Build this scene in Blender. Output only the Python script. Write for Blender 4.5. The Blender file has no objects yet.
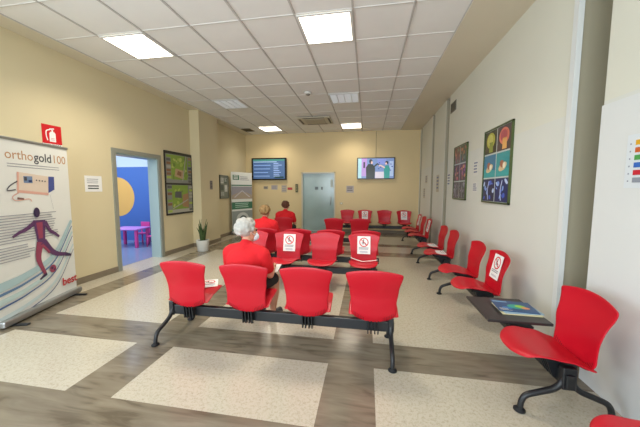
import bpy, bmesh, math, random
from math import sin, cos, pi, radians
from mathutils import Vector, Matrix, Euler

random.seed(7)
SC = bpy.context.scene
COL = SC.collection

# ------------------------------------------------------------------ camera
H = 3.494                      # ceiling height
XL, XR, YB = -4.469, 1.71, 9.776
YN = -3.2
cam_d = bpy.data.cameras.new('camera')
cam = bpy.data.objects.new('camera', cam_d)
COL.objects.link(cam)
yaw, pitch, roll, fpx = -.169, -.086, .002, 276.28
Fv = Vector((sin(yaw) * cos(pitch), cos(yaw) * cos(pitch), sin(pitch)))
Rt = Vector((cos(yaw), -sin(yaw), 0))
Up = Rt.cross(Fv)
Rt, Up = Rt * cos(roll) + Up * sin(roll), Up * cos(roll) - Rt * sin(roll)
M = Matrix(((Rt.x, Up.x, -Fv.x, 0), (Rt.y, Up.y, -Fv.y, 0), (Rt.z, Up.z, -Fv.z, 1.5), (0, 0, 0, 1)))
cam.matrix_world = M
cam_d.sensor_width = 36
cam_d.lens = fpx / 640 * 36
cam_d.clip_start = .05
SC.camera = cam

# ------------------------------------------------------------------ world, light, exposure
w = bpy.data.worlds.new('world')
SC.world = w
w.use_nodes = True
bg = w.node_tree.nodes['Background']
bg.inputs[0].default_value = (.75, .88, 1, 1)
bg.inputs[1].default_value = 1.0
SC.view_settings.view_transform = 'Standard'
SC.view_settings.look = 'None'
SC.view_settings.gamma = 1
SC.view_settings.exposure = -0.04


def area(name, loc, rot, sx, sy, power, color, spread=180):
    l = bpy.data.lights.new(name, 'AREA')
    l.shape = 'RECTANGLE'
    l.size, l.size_y = sx, sy
    l.energy = power
    l.color = color
    l.spread = radians(spread)
    o = bpy.data.objects.new(name, l)
    o.location = loc
    o.rotation_euler = rot
    COL.objects.link(o)
    return o


# daylight through the wide window behind the camera and from the street side
area('window_daylight', (-1.3, YN - .25, 1.9), (radians(90), 0, 0), 4.8, 2.2, 300, (.80, .90, 1.0))
area('street_window_daylight', (XL - .16, -.8, 1.8), (radians(90), 0, radians(-90)), 3.6, 2.2, 170, (.74, .87, 1.0))
area('side_room_light', (-6.8, 5.0, 3.0), (0, 0, 0), 2.2, 2.2, 120, (.72, .82, 1.0))
PANEL_W, PANEL_COL = 30, (1.0, .91, .76)


# ------------------------------------------------------------------ materials
def srgb(h):
    if isinstance(h, str):
        c = [int(h[i:i + 2], 16) / 255 for i in (0, 2, 4)]
    else:
        c = h
    return tuple(x / 12.92 if x <= .04045 else ((x + .055) / 1.055) ** 2.4 for x in c) + (1,)


MATS = {}


def mat(name, col, rough=.6, metal=0, spec=.5, emit=0, noise=0, nscale=30, bump=0, coat=0, alpha=1):
    if name in MATS:
        return MATS[name]
    m = bpy.data.materials.new(name)
    m.use_nodes = True
    nt = m.node_tree
    b = nt.nodes['Principled BSDF']
    c = srgb(col)
    b.inputs['Base Color'].default_value = c
    b.inputs['Roughness'].default_value = rough
    b.inputs['Metallic'].default_value = metal
    b.inputs['Specular IOR Level'].default_value = spec
    b.inputs['Coat Weight'].default_value = coat
    if emit:
        b.inputs['Emission Color'].default_value = c
        b.inputs['Emission Strength'].default_value = emit
    if noise or bump:
        tc = nt.nodes.new('ShaderNodeTexCoord')
        n = nt.nodes.new('ShaderNodeTexNoise')
        n.inputs['Scale'].default_value = nscale
        n.inputs['Detail'].default_value = 4
        nt.links.new(tc.outputs['Object'], n.inputs['Vector'])
        if noise:
            r = nt.nodes.new('ShaderNodeMix')
            r.data_type = 'RGBA'
            r.inputs[6].default_value = tuple(x * (1 - noise) for x in c[:3]) + (1,)
            r.inputs[7].default_value = tuple(min(1, x * (1 + noise)) for x in c[:3]) + (1,)
            nt.links.new(n.outputs['Fac'], r.inputs[0])
            nt.links.new(r.outputs[2], b.inputs['Base Color'])
        if bump:
            bp = nt.nodes.new('ShaderNodeBump')
            bp.inputs['Strength'].default_value = bump
            bp.inputs['Distance'].default_value = .003
            nt.links.new(n.outputs['Fac'], bp.inputs['Height'])
            nt.links.new(bp.outputs[0], b.inputs['Normal'])
    MATS[name] = m
    return m


def wall_mat(name, upper, lower, zsplit):
    """painted plaster: upper coat and washable lower coat"""
    m = bpy.data.materials.new(name)
    m.use_nodes = True
    nt = m.node_tree
    b = nt.nodes['Principled BSDF']
    b.inputs['Roughness'].default_value = .55
    b.inputs['Specular IOR Level'].default_value = .3
    g = nt.nodes.new('ShaderNodeNewGeometry')
    s = nt.nodes.new('ShaderNodeSeparateXYZ')
    nt.links.new(g.outputs['Position'], s.inputs[0])
    gt = nt.nodes.new('ShaderNodeMath')
    gt.operation = 'GREATER_THAN'
    gt.inputs[1].default_value = zsplit
    nt.links.new(s.outputs['Z'], gt.inputs[0])
    mx = nt.nodes.new('ShaderNodeMix')
    mx.data_type = 'RGBA'
    mx.inputs[6].default_value = srgb(lower)
    mx.inputs[7].default_value = srgb(upper)
    nt.links.new(gt.outputs[0], mx.inputs[0])
    n = nt.nodes.new('ShaderNodeTexNoise')
    n.inputs['Scale'].default_value = 1.3
    n.inputs['Detail'].default_value = 5
    nt.links.new(g.outputs['Position'], n.inputs['Vector'])
    mr = nt.nodes.new('ShaderNodeMapRange')
    mr.inputs['To Min'].default_value = .95
    mr.inputs['To Max'].default_value = 1.04
    nt.links.new(n.outputs['Fac'], mr.inputs[0])
    ml = nt.nodes.new('ShaderNodeVectorMath')
    ml.operation = 'SCALE'
    nt.links.new(mx.outputs[2], ml.inputs[0])
    nt.links.new(mr.outputs[0], ml.inputs['Scale'])
    nt.links.new(ml.outputs[0], b.inputs['Base Color'])
    n2 = nt.nodes.new('ShaderNodeTexNoise')
    n2.inputs['Scale'].default_value = 120
    nt.links.new(g.outputs['Position'], n2.inputs['Vector'])
    bp = nt.nodes.new('ShaderNodeBump')
    bp.inputs['Strength'].default_value = .08
    bp.inputs['Distance'].default_value = .002
    nt.links.new(n2.outputs['Fac'], bp.inputs['Height'])
    nt.links.new(bp.outputs[0], b.inputs['Normal'])
    MATS[name] = m
    return m


def floor_mat():
    m = bpy.data.materials.new('stone_floor')
    m.use_nodes = True
    nt = m.node_tree
    L = nt.links.new
    N = nt.nodes.new
    b = nt.nodes['Principled BSDF']
    g = N('ShaderNodeNewGeometry')
    s = N('ShaderNodeSeparateXYZ')
    L(g.outputs['Position'], s.inputs[0])

    def math_(op, a, bb=None):
        n = N('ShaderNodeMath')
        n.operation = op
        for i, v in enumerate((a, bb)):
            if v is None:
                continue
            if isinstance(v, (int, float)):
                n.inputs[i].default_value = v
            else:
                L(v, n.inputs[i])
        return n.outputs[0]

    def band(src, ranges):
        out = None
        for lo, hi in ranges:
            v = math_('MULTIPLY', math_('GREATER_THAN', src, lo), math_('LESS_THAN', src, hi))
            out = v if out is None else math_('ADD', out, v)
        return out
    bx_ = band(s.outputs['X'], [(-3.70, -2.203), (-1.804, -.311), (.078, 1.8)])
    by_ = band(s.outputs['Y'], [(-2.4, 1.17), (1.594, 2.254), (2.647, 6.27), (6.67, 7.36), (7.70, 8.95)])
    lane = band(s.outputs['X'], [(-6, -4.09)])           # pale border along the left wall
    # far and centre blocks run without the aisle strips on the left side
    mid = math_('MULTIPLY', band(s.outputs['Y'], [(2.647, 6.27)]), band(s.outputs['X'], [(-3.70, -2.203), (-1.804, -.311), (.078, 1.8)]))
    light = math_('MINIMUM', math_('ADD', math_('ADD', math_('MULTIPLY', bx_, by_), lane), mid), 1)
    # pale conglomerate: voronoi chips
    v = N('ShaderNodeTexVoronoi')
    v.inputs['Scale'].default_value = 90
    L(g.outputs['Position'], v.inputs['Vector'])
    n = N('ShaderNodeTexNoise')
    n.inputs['Scale'].default_value = 40
    n.inputs['Detail'].default_value = 6
    L(g.outputs['Position'], n.inputs['Vector'])
    r1 = N('ShaderNodeValToRGB')
    e = r1.color_ramp.elements
    e[0].position, e[0].color = .24, srgb('8c8270')
    e[1].position, e[1].color = .60, srgb('beb6a4')
    x = e.new(.36)
    x.color = srgb('aca38f')
    L(math_('ADD', math_('MULTIPLY', n.outputs['Fac'], .75), math_('MULTIPLY', v.outputs['Distance'], .35)), r1.inputs[0])
    # dark brown veined marble
    mp = N('ShaderNodeMapping')
    mp.inputs['Rotation'].default_value = (0, 0, radians(38))
    mp.inputs['Scale'].default_value = (1.2, 7, 1)
    L(g.outputs['Position'], mp.inputs['Vector'])
    nd = N('ShaderNodeTexNoise')
    nd.inputs['Scale'].default_value = 1.6
    nd.inputs['Detail'].default_value = 7
    nd.inputs['Distortion'].default_value = 1.2
    L(mp.outputs[0], nd.inputs['Vector'])
    r2 = N('ShaderNodeValToRGB')
    e = r2.color_ramp.elements
    e[0].position, e[0].color = .30, srgb('5e5446')
    e[1].position, e[1].color = .70, srgb('877d6c')
    x = e.new(.44)
    x.color = srgb('766c5c')
    L(nd.outputs['Fac'], r2.inputs[0])
    mx = N('ShaderNodeMix')
    mx.data_type = 'RGBA'
    L(light, mx.inputs[0])
    L(r2.outputs[0], mx.inputs[6])
    L(r1.outputs[0], mx.inputs[7])
    # hairline joints every 0.3 m
    L(mx.outputs[2], b.inputs['Base Color'])
    b.inputs['Roughness'].default_value = .16
    b.inputs['Specular IOR Level'].default_value = .5
    rr = N('ShaderNodeMapRange')
    rr.inputs['To Min'].default_value = .10
    rr.inputs['To Max'].default_value = .26
    L(n.outputs['Fac'], rr.inputs[0])
    L(rr.outputs[0], b.inputs['Roughness'])
    MATS['floor'] = m
    return m


W_LEFT = wall_mat('wall_plaster_cream', 'd3c6a2', 'd3c6a2', 2.15)
W_RIGHT = wall_mat('wall_plaster_white', 'd5d3c3', 'd2d2c8', 2.15)
W_FAR = wall_mat('wall_plaster_warm', 'dcc799', 'dcc799', 2.15)
FLOOR = floor_mat()
RED = mat('red_plastic', 'ba0820', .4, spec=.45, noise=.05, nscale=6)
BLACK = mat('black_powder_coated_steel', '1b1d20', .42, spec=.5, noise=.1, nscale=60)
RUBBER = mat('black_rubber', '121214', .8)
LAM = mat('dark_laminate', '2b2626', .35, noise=.12, nscale=18)
WHITE = mat('white_paper', 'e9e9e6', .6, noise=.02, nscale=5)
INK = mat('black_ink', '1c1c20', .6)
GREYINK = mat('grey_ink', '8d8f99', .6)
SIGNRED = mat('sign_red', 'c9151e', .45)
ALU = mat('aluminium', 'a9abab', .35, metal=.8, noise=.05)
TEALMET = mat('painted_door_metal', '8d9c98', .45, noise=.05)
CEIL = mat('ceiling_tile', 'e8e7e3', .85, noise=.03, nscale=3, bump=.3)
TBAR = mat('ceiling_bar', 'bcb9b4', .5)
TBARL = mat('ceiling_bar_pale', 'd2d0cb', .5)
TRIM = mat('brown_stone_skirting', '7f7360', .4, noise=.15, nscale=12)
SKIN = mat('skin', 'c98f74', .55, noise=.08, nscale=20)
SHIRT = mat('red_cotton', 'd0101c', .85, noise=.1, nscale=35, bump=.4)
SHORTS = mat('black_cotton', '17171b', .85, noise=.15, nscale=30)


# ------------------------------------------------------------------ object helpers
def link(name, me, parent=None, m=None):
    o = bpy.data.objects.new(name, me)
    COL.objects.link(o)
    if m is not None and me is not None and not me.materials:
        me.materials.append(m)
    if parent:
        o.parent = parent
    return o


def tag(o, label=None, cat=None, group=None, kind=None):
    if label:
        o['label'] = label
    if cat:
        o['category'] = cat
    if group:
        o['group'] = group
    if kind:
        o['kind'] = kind
    return o


def thing(name, label, cat, loc=(0, 0, 0), rz=0, group=None):
    o = bpy.data.objects.new(name, None)
    o.empty_display_size = .1
    COL.objects.link(o)
    o.location = loc
    o.rotation_euler = (0, 0, rz)
    return tag(o, label, cat, group)


def to_mesh(bm, name, smooth=False, mats=()):
    me = bpy.data.meshes.new(name)
    bmesh.ops.recalc_face_normals(bm, faces=bm.faces)
    bm.to_mesh(me)
    bm.free()
    if smooth:
        for p in me.polygons:
            p.use_smooth = True
    for m in mats:
        me.materials.append(m)
    return me


def box(bm, c, s, rot=None, mi=0, bev=0):
    r = bmesh.ops.create_cube(bm, size=1)
    vs = r['verts']
    bmesh.ops.scale(bm, vec=s, verts=vs)
    fs = list({f for v in vs for f in v.link_faces})
    for f in fs:
        f.material_index = mi
    if bev:
        es = list({e for v in vs for e in v.link_edges})
        rb = bmesh.ops.bevel(bm, geom=es, offset=bev, segments=2, affect='EDGES', profile=.5)
        vs = list({v for f in rb['faces'] for v in f.verts} | {v for v in vs if v.is_valid})
        for f in {f for v in vs for f in v.link_faces}:
            f.material_index = mi
    if rot:
        bmesh.ops.rotate(bm, cent=(0, 0, 0), matrix=Euler(rot).to_matrix(), verts=vs)
    bmesh.ops.translate(bm, vec=c, verts=vs)
    return vs


def boxmesh(name, c, s, m, parent=None, bev=0, rot=None):
    bm = bmesh.new()
    box(bm, c, s, rot, 0, bev)
    return link(name, to_mesh(bm, name, mats=[m]), parent)


def structure(name, boxes, m):
    bm = bmesh.new()
    for (x0, y0, z0, x1, y1, z1) in boxes:
        box(bm, ((x0 + x1) / 2, (y0 + y1) / 2, (z0 + z1) / 2), (x1 - x0, y1 - y0, z1 - z0))
    o = link(name, to_mesh(bm, name, mats=[m]))
    o['kind'] = 'structure'
    return o


def tube(bm, pts, r, n=12, mi=0, caps=True):
    pts = [Vector(p) for p in pts]
    rs = r if isinstance(r, (list, tuple)) else [r] * len(pts)
    rings = []
    up = Vector((0, 0, 1))
    prev = None
    for i, p in enumerate(pts):
        t = (pts[min(i + 1, len(pts) - 1)] - pts[max(i - 1, 0)]).normalized()
        if prev is None:
            a = t.cross(up)
            if a.length < .05:
                a = t.cross(Vector((1, 0, 0)))
            a.normalize()
        else:
            a = (prev - t * prev.dot(t)).normalized()
        prev = a
        b = t.cross(a)
        rings.append([bm.verts.new(p + (a * cos(2 * pi * k / n) + b * sin(2 * pi * k / n)) * rs[i]) for k in range(n)])
    for i in range(len(rings) - 1):
        for k in range(n):
            f = bm.faces.new((rings[i][k], rings[i][(k + 1) % n], rings[i + 1][(k + 1) % n], rings[i + 1][k]))
            f.material_index = mi
            f.smooth = True
    if caps:
        for rg in (rings[0], rings[-1]):
            f = bm.faces.new(rg)
            f.material_index = mi


def bez(pts, n=6):
    """Catmull-Rom through the points"""
    P = [Vector(p) for p in pts]
    P = [P[0] * 2 - P[1]] + P + [P[-1] * 2 - P[-2]]
    out = []
    for i in range(1, len(P) - 2):
        for k in range(n):
            t = k / n
            a, b, c, d = P[i - 1], P[i], P[i + 1], P[i + 2]
            out.append(.5 * ((2 * b) + (c - a) * t + (2 * a - 5 * b + 4 * c - d) * t * t + (3 * b - a - 3 * c + d) * t ** 3))
    out.append(P[-2])
    return out


def lathe(bm, prof, n=28, mi=0, c=(0, 0, 0), smooth=True):
    rings = []
    for r, z in prof:
        rings.append([bm.verts.new((c[0] + r * cos(2 * pi * k / n), c[1] + r * sin(2 * pi * k / n), c[2] + z)) for k in range(n)])
    for i in range(len(rings) - 1):
        for k in range(n):
            f = bm.faces.new((rings[i][k], rings[i][(k + 1) % n], rings[i + 1][(k + 1) % n], rings[i + 1][k]))
            f.material_index = mi
            f.smooth = smooth
    for rg in (rings[0], rings[-1]):
        bm.faces.new(rg).material_index = mi


def bake(o):
    dg = bpy.context.evaluated_depsgraph_get()
    dg.update()
    me = bpy.data.meshes.new_from_object(o.evaluated_get(dg))
    o.modifiers.clear()
    o.data = me
    return o


# ------------------------------------------------------------------ flat printed artwork (posters, signs, screens)
class Art:
    """draws in metres on a local plane: x right, z up, facing -Y; each call a layer further out"""

    def __init__(s):
        s.bm = bmesh.new()
        s.mats = []
        s.d = 0.0
        s.T = (1, 0, 0)

    def mi(s, m):
        if m not in s.mats:
            s.mats.append(m)
        return s.mats.index(m)

    def layer(s):
        s.d -= .0003
        return s.d

    def poly(s, pts, m):
        y = s.layer()
        k, dx, dz = s.T
        f = s.bm.faces.new([s.bm.verts.new((p[0] * k + dx, y, p[1] * k + dz)) for p in pts])
        f.material_index = s.mi(m)
        f.normal_update()
        if f.normal.y > 0:
            f.normal_flip()
        return s

    def rect(s, x0, z0, x1, z1, m):
        return s.poly([(x0, z0), (x1, z0), (x1, z1), (x0, z1)], m)

    def ell(s, x, z, rx, rz, m, n=24, a=0):
        return s.poly([(x + rx * cos(t) * cos(a) - rz * sin(t) * sin(a), z + rx * cos(t) * sin(a) + rz * sin(t) * cos(a)) for t in [2 * pi * k / n for k in range(n)]], m)

    def ring(s, x, z, r0, r1, m, n=28):
        y = s.layer()
        a = [s.bm.verts.new((x + r0 * cos(2 * pi * k / n), y, z + r0 * sin(2 * pi * k / n))) for k in range(n)]
        b = [s.bm.verts.new((x + r1 * cos(2 * pi * k / n), y, z + r1 * sin(2 * pi * k / n))) for k in range(n)]
        for k in range(n):
            s.bm.faces.new((a[k], a[(k + 1) % n], b[(k + 1) % n], b[k])).material_index = s.mi(m)
        return s

    def line(s, pts, wd, m, w2=None):
        y = s.layer()
        k_, dx, dz = s.T
        pts = [Vector((p[0] * k_ + dx, p[1] * k_ + dz)) for p in pts]
        L, R = [], []
        for i, p in enumerate(pts):
            t = (pts[min(i + 1, len(pts) - 1)] - pts[max(i - 1, 0)]).normalized()
            ww = wd if w2 is None else wd + (w2 - wd) * i / (len(pts) - 1)
            nn = Vector((-t.y, t.x)) * ww * k_ / 2
            L.append(s.bm.verts.new((p.x + nn.x, y, p.y + nn.y)))
            R.append(s.bm.verts.new((p.x - nn.x, y, p.y - nn.y)))
        for i in range(len(pts) - 1):
            s.bm.faces.new((L[i], L[i + 1], R[i + 1], R[i])).material_index = s.mi(m)
        return s

    def text(s, txt, x, z, size, m, align='LEFT', bold=0, sx=1):
        cu = bpy.data.curves.new('lettering', 'FONT')
        cu.body = txt
        cu.size = size
        cu.align_x = align
        cu.offset = bold
        cu.resolution_u = 3
        o = bpy.data.objects.new('lettering', cu)
        COL.objects.link(o)
        dg = bpy.context.evaluated_depsgraph_get()
        dg.update()
        me = bpy.data.meshes.new_from_object(o.evaluated_get(dg))
        bpy.data.objects.remove(o)
        y = s.layer()
        vs = [s.bm.verts.new((x + v.co.x * sx, y, z + v.co.y)) for v in me.vertices]
        for p in me.polygons:
            try:
                f = s.bm.faces.new([vs[i] for i in p.vertices])
                f.material_index = s.mi(m)
            except ValueError:
                pass
        s.xend = x + max(v.co.x for v in me.vertices) * sx
        bpy.data.meshes.remove(me)
        return s

    def bars(s, x0, x1, z, n, dz, h, m, ragged=.25, seed=0):
        r = random.Random(seed)
        y = s.layer()
        for i in range(n):
            xe = x1 - (x1 - x0) * ragged * r.random()
            zz = z - i * dz
            s.bm.faces.new([s.bm.verts.new(q) for q in ((x0, y, zz), (xe, y, zz), (xe, y, zz + h), (x0, y, zz + h))]).material_index = s.mi(m)
        return s

    def build(s, name, parent=None, y=0):
        me = bpy.data.meshes.new(name)
        bmesh.ops.translate(s.bm, vec=(0, y, 0), verts=s.bm.verts)
        s.bm.to_mesh(me)
        s.bm.free()
        for m in s.mats:
            me.materials.append(m)
        return link(name, me, parent)


def sheet_thing(name, label, cat, loc, rz, wd, ht, m, th=.002, group=None):
    """a flat hung thing: Empty at its lower centre, board mesh behind its artwork"""
    t = thing(name, label, cat, loc, rz, group)
    boxmesh('sheet', (0, -th / 2, ht / 2), (wd, th, ht), m, t)
    return t


RZL, RZR = pi / 2, -pi / 2     # artwork on the left wall / on the right wall

# ------------------------------------------------------------------ room shell
T = .24
structure('floor', [(-9.3, YN - .3, -.1, XR + .6, YB + .3, 0)], FLOOR)
DY0, DY1, DZ = 4.32, 5.36, 2.16
structure('wall_left', [(XL - T, YN, 0, XL, -2.65, H + .3), (XL - T, -2.65, 0, XL, 1.05, .65), (XL - T, -2.65, 2.95, XL, 1.05, H + .3), (XL - T, 1.05, 0, XL, DY0, H + .3), (XL - T, DY1, 0, XL, YB, H + .3), (XL - T, DY0, DZ, XL, DY1, H + .3)], W_LEFT)
structure('trim_1', [(XL - .01, 6.5, 0, XL + .26, 7.38, H + .25)], W_LEFT)   # pilaster on the left wall
structure('wall_far', [(XL - T, YB, 0, -2.34, YB + .2, H + .3), (-1.12, YB, 0, XR + .5, YB + .2, H + .3), (-2.34, YB, 2.12, -1.12, YB + .2, H + .3)], W_FAR)
# right wall: thick wall panels with tall narrow recesses between them
rec = [(2.42, 2.76), (6.45, 6.72), (7.78, 8.02), (9.45, 9.62)]
segs, y0 = [], YN
for a, b in rec:
    segs.append((XR, y0, 0, XR + .42, a, H + .3))
    y0 = b
segs.append((XR, y0, 0, XR + .42, YB, H + .3))
structure('wall_right', segs, W_RIGHT)
RECM = wall_mat('recess_shade_grey', 'a59e88', 'a59e88', 1)  # recess shade put into the colour: greyer and darker than the wall panels
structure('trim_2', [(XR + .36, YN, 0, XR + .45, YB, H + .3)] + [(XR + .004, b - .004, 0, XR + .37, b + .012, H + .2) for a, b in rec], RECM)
# washable lower panel, slightly proud, with pale edge strips
PANELW = mat('pale_panel_edge', 'd6d8d4', .4)
structure('trim_3', [(XR - .012, 1.0, 0, XR, 2.42, 2.12)], wall_mat('washable_panel', 'd5d6d2', 'd5d6d2', 1))
structure('trim_4', [(XR - .012, 2.742, 0, XR + .03, 2.80, H)], PANELW)
structure('wall_near', [(XL - T, YN - .2, 0, XR + .5, YN, .75), (XL - T, YN - .2, 3.05, XR + .5, YN, H + .3), (XL - T, YN - .2, .75, -3.9, YN, 3.05), (1.3, YN - .2, .75, XR + .5, YN, 3.05)], W_LEFT)

# ceiling: tile field, bars, plaster margins
t, gx, gy = .665, -.192, 3.258
CX0, CX1 = gx - 6 * t, 1.07
CY1 = gy + 9 * t + .45
structure('ceiling', [(XL - T, YN - .2, H + .012, XR + .5, YB + .2, H + .3)], CEIL)
structure('trim_5', [(CX1, YN, H - .012, XR, YB, H + .012), (XL, YN, H - .004, CX0, YB, H + .012)], wall_mat('ceiling_margin_plaster', 'd9d1bb', 'd9d1bb', 1))
bm = bmesh.new()
for k in range(-6, 3):
    x = gx + k * t if k < 2 else CX1
    box(bm, (x, (YN + YB) / 2, H + .008), (.022, YB - YN, .012))
o = link('trim_6', to_mesh(bm, 'ceiling_bars', mats=[TBAR]))
o['kind'] = 'structure'
bm = bmesh.new()
for j in range(-9, 11):
    y = gy + j * t
    box(bm, ((CX0 + CX1) / 2, y, H + .0095), (CX1 - CX0, .012, .008))
o = link('trim_7', to_mesh(bm, 'ceiling_cross_bars', mats=[TBARL]))
o['kind'] = 'structure'

# skirting boards
structure('baseboard_left', [(XL, YN, 0, XL + .015, DY0 - .05, .1), (XL, DY1 + .05, 0, XL + .015, 6.5, .1), (XL, 7.38, 0, XL + .015, YB, .1),
                             (XL + .26, 6.5, 0, XL + .275, 7.38, .1), (XL, 6.485, 0, XL + .275, 6.5, .1), (XL, 7.38, 0, XL + .275, 7.395, .1)], TRIM)
structure('baseboard_far', [(XL, YB - .015, 0, -2.39, YB, .1), (-1.07, YB - .015, 0, XR, YB, .1)], TRIM)

# door opening to the play room
dr = structure('door_1', [], TEALMET)
bm = bmesh.new()
for y in (DY0, DY1):
    s = 1 if y == DY1 else -1
    box(bm, (XL + .012, y + s * .03, DZ / 2), (.024, .075, DZ))
box(bm, (XL + .012, (DY0 + DY1) / 2, DZ + .0375), (.024, DY1 - DY0 + .135, .075))
link('door_frame', to_mesh(bm, 'door_frame', mats=[mat('grey_frame_paint', '8b8c80', .45)]), dr)
bm = bmesh.new()
for y in (DY0, DY1):
    s = 1 if y == DY1 else -1
    box(bm, (XL - T / 2 - .001, y - s * .008, DZ / 2 - .01), (T - .01, .024, DZ - .02))
box(bm, (XL - T / 2 - .001, (DY0 + DY1) / 2, DZ - .012), (T - .01, DY1 - DY0 - .05, .03))
link('door_jamb', to_mesh(bm, 'door_jamb', mats=[mat('pale_teal_metal', 'a3b6b4', .35)]), dr)
# side room
BLUE = mat('blue_wall_paint', '466cb0', .5, noise=.04, nscale=3)
structure('wall_side', [(-9, 7.0, 0, XL - T, 7.1, 2.14)], BLUE)
structure('wall_side_upper', [(-9, 7.0, 2.14, XL - T, 7.1, H + .3)], mat('side_room_white', 'c3cfd8', .6))
structure('wall_side_end', [(-9.1, 2.5, 0, -9, 7.1, H + .3), (-9.1, 2.4, 0, XL - T, 2.5, H + .3)], mat('side_room_white', 'c3cfd8', .6))
SIDEFL = mat('play_room_vinyl', '7d8fb0', .15, noise=.08)
structure('floor_side', [(-9, 2.5, 0, XL - T + .02, 7.0, .004)], SIDEFL)
a = Art().ell(-7.22, 1.28, .57, .57, mat('orange_yellow_paint', 'e8b25c', .5), 48)
c = a.build('painted_circle', bpy.data.objects['wall_side'], 6.998)

# far glass door
dr = structure('door_2', [], TEALMET)
bm = bmesh.new()
FR = mat('cream_door_frame', 'c9c4b2', .4)
x0, x1, dz = -2.34, -1.12, 2.12
box(bm, (x0 + .02, YB + .03, dz / 2), (.04, .14, dz))
box(bm, (x1 - .02, YB + .03, dz / 2), (.04, .14, dz))
box(bm, ((x0 + x1) / 2, YB + .03, dz - .02), (x1 - x0, .14, .04))
link('door_frame', to_mesh(bm, 'door_frame', mats=[FR]), dr)
GL = mat('frosted_glass', '93aaa8', .18, spec=.7, noise=.1, nscale=3)
boxmesh('glass_leaf', ((x0 + x1) / 2, YB + .05, dz / 2 - .02), (x1 - x0 - .08, .03, dz - .05), GL, dr)
bm = bmesh.new()
tube(bm, [(-1.28, YB - .02, .95), (-1.28, YB - .02, 1.25)], .012)
tube(bm, [(-1.28, YB - .02, .97), (-1.28, YB + .04, .97)], .008)
tube(bm, [(-1.28, YB - .02, 1.23), (-1.28, YB + .04, 1.23)], .008)
link('door_handle', to_mesh(bm, 'door_handle', mats=[ALU]), dr)
a = Art()
a.rect(-1.86, 1.50, -1.74, 1.60, mat('pale_grey_print', '5f6b70', .5)).rect(-1.63, 1.50, -1.58, 1.60, mat('dark_grey_print', '3d4a4c', .5))
a.rect(-1.30, 1.58, -1.20, 1.86, mat('pale_label', 'b5bfba', .5))
a.build('door_label', dr, YB + .034)

# ------------------------------------------------------------------ ceiling fittings
LIT = mat('lit_diffuser', 'fff6e2', .5, emit=5)
OFFD = mat('louvre_aluminium', 'f2f4f6', .3)
FRM = mat('light_frame_white', 'd8d8d4', .5)


def panel_light(ix, iy, label, lit=True):
    cx, cy = gx + (ix + .5) * t, gy + (iy + .5) * t
    o = thing('ceiling_light', label, 'ceiling light', (cx, cy, H), 0, 'square recessed ceiling lights')
    bm = bmesh.new()
    hw = t / 2
    for s in (-1, 1):
        box(bm, (s * (hw - .025), 0, -.002), (.026, t - .024, .012))
        box(bm, (0, s * (hw - .025), -.002), (t - .076, .026, .012))
    link('light_frame', to_mesh(bm, 'light_frame', mats=[FRM]), o)
    if lit:
        boxmesh('diffuser', (0, 0, -.001), (t - .076, t - .076, .006), LIT, o)
        area('panel_lamp', (cx, cy, H - .012), (0, 0, 0), t - .09, t - .09, PANEL_W * (1.1 if iy < 4 else .5), PANEL_COL, 135)
    else:
        bm = bmesh.new()
        box(bm, (0, 0, .006), (t - .076, t - .076, .004))
        for k in range(1, 12):
            box(bm, (0, -hw + .03 + k * (t - .06) / 12, -.003), (t - .078, .004, .012))
        for k in range(1, 4):
            box(bm, (-hw + .03 + k * (t - .06) / 4, 0, -.004), (.012, t - .078, .014))
        link('louvre', to_mesh(bm, 'louvre', mats=[OFFD]), o)


panel_light(-1, 0, 'large lit ceiling panel near the centre, top of the picture')
panel_light(-5, 0, 'lit square ceiling panel nearest the left wall and banner')
panel_light(-1, 8, 'lit ceiling panel just before the far wall, in line with the bright picture television')
panel_light(-5, 8, 'lit ceiling panel just before the far wall, above the blue list screen')
panel_light(-1, 4, 'unlit louvred ceiling light right of the smoke detector', False)
panel_light(-5, 4, 'unlit louvred ceiling light on the left side of the ceiling', False)

o = thing('smoke_detector', 'small round white smoke detector on the ceiling tiles', 'smoke detector', (-1.24, 5.75, H))
bm = bmesh.new()
lathe(bm, [(.075, 0), (.075, -.022), (.065, -.03), (.04, -.036)])
link('detector_base', to_mesh(bm, 'detector_base', mats=[FRM]), o)
bm = bmesh.new()
lathe(bm, [(.04, -.036), (.04, -.055), (.028, -.064), (.001, -.066)])
link('sensor_head', to_mesh(bm, 'sensor_head', mats=[mat('detector_grey', '77736a', .5)]), o)

o = thing('ceiling_air_conditioner', 'square cassette air conditioner set in the far ceiling', 'air conditioner', (-1.5, 8.0, H))
bm = bmesh.new()
box(bm, (0, 0, -.02), (.93, .80, .03), bev=.008)
link('housing', to_mesh(bm, 'housing', mats=[mat('ac_cream', 'bfb9a6', .5)]), o)
bm = bmesh.new()
box(bm, (0, 0, -.042), (.56, .5, .014), bev=.004)
link('intake_grille', to_mesh(bm, 'intake_grille', mats=[mat('ac_grille', 'a9a390', .5)]), o)
bm = bmesh.new()
for s in (-1, 1):
    box(bm, (s * .41, 0, -.037), (.05, .56, .01))
    box(bm, (0, s * .35, -.037), (.6, .035, .01))
link('air_outlet', to_mesh(bm, 'air_outlet', mats=[mat('ac_dark_slot', '3b3830', .6)]), o)

o = thing('ceiling_vent', 'small dark square vent in the ceiling near the far left corner', 'vent', (-4.0, 8.95, H))
boxmesh('vent_frame', (0, 0, -.004), (.32, .42, .012), mat('vent_brown', '7c6e52', .6), o)
bm = bmesh.new()
for k in range(7):
    box(bm, (0, -.15 + k * .05, -.012), (.26, .02, .008))
link('vent_slat', to_mesh(bm, 'vent_slat', mats=[mat('vent_dark', '50472f', .6)]), o)

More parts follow.
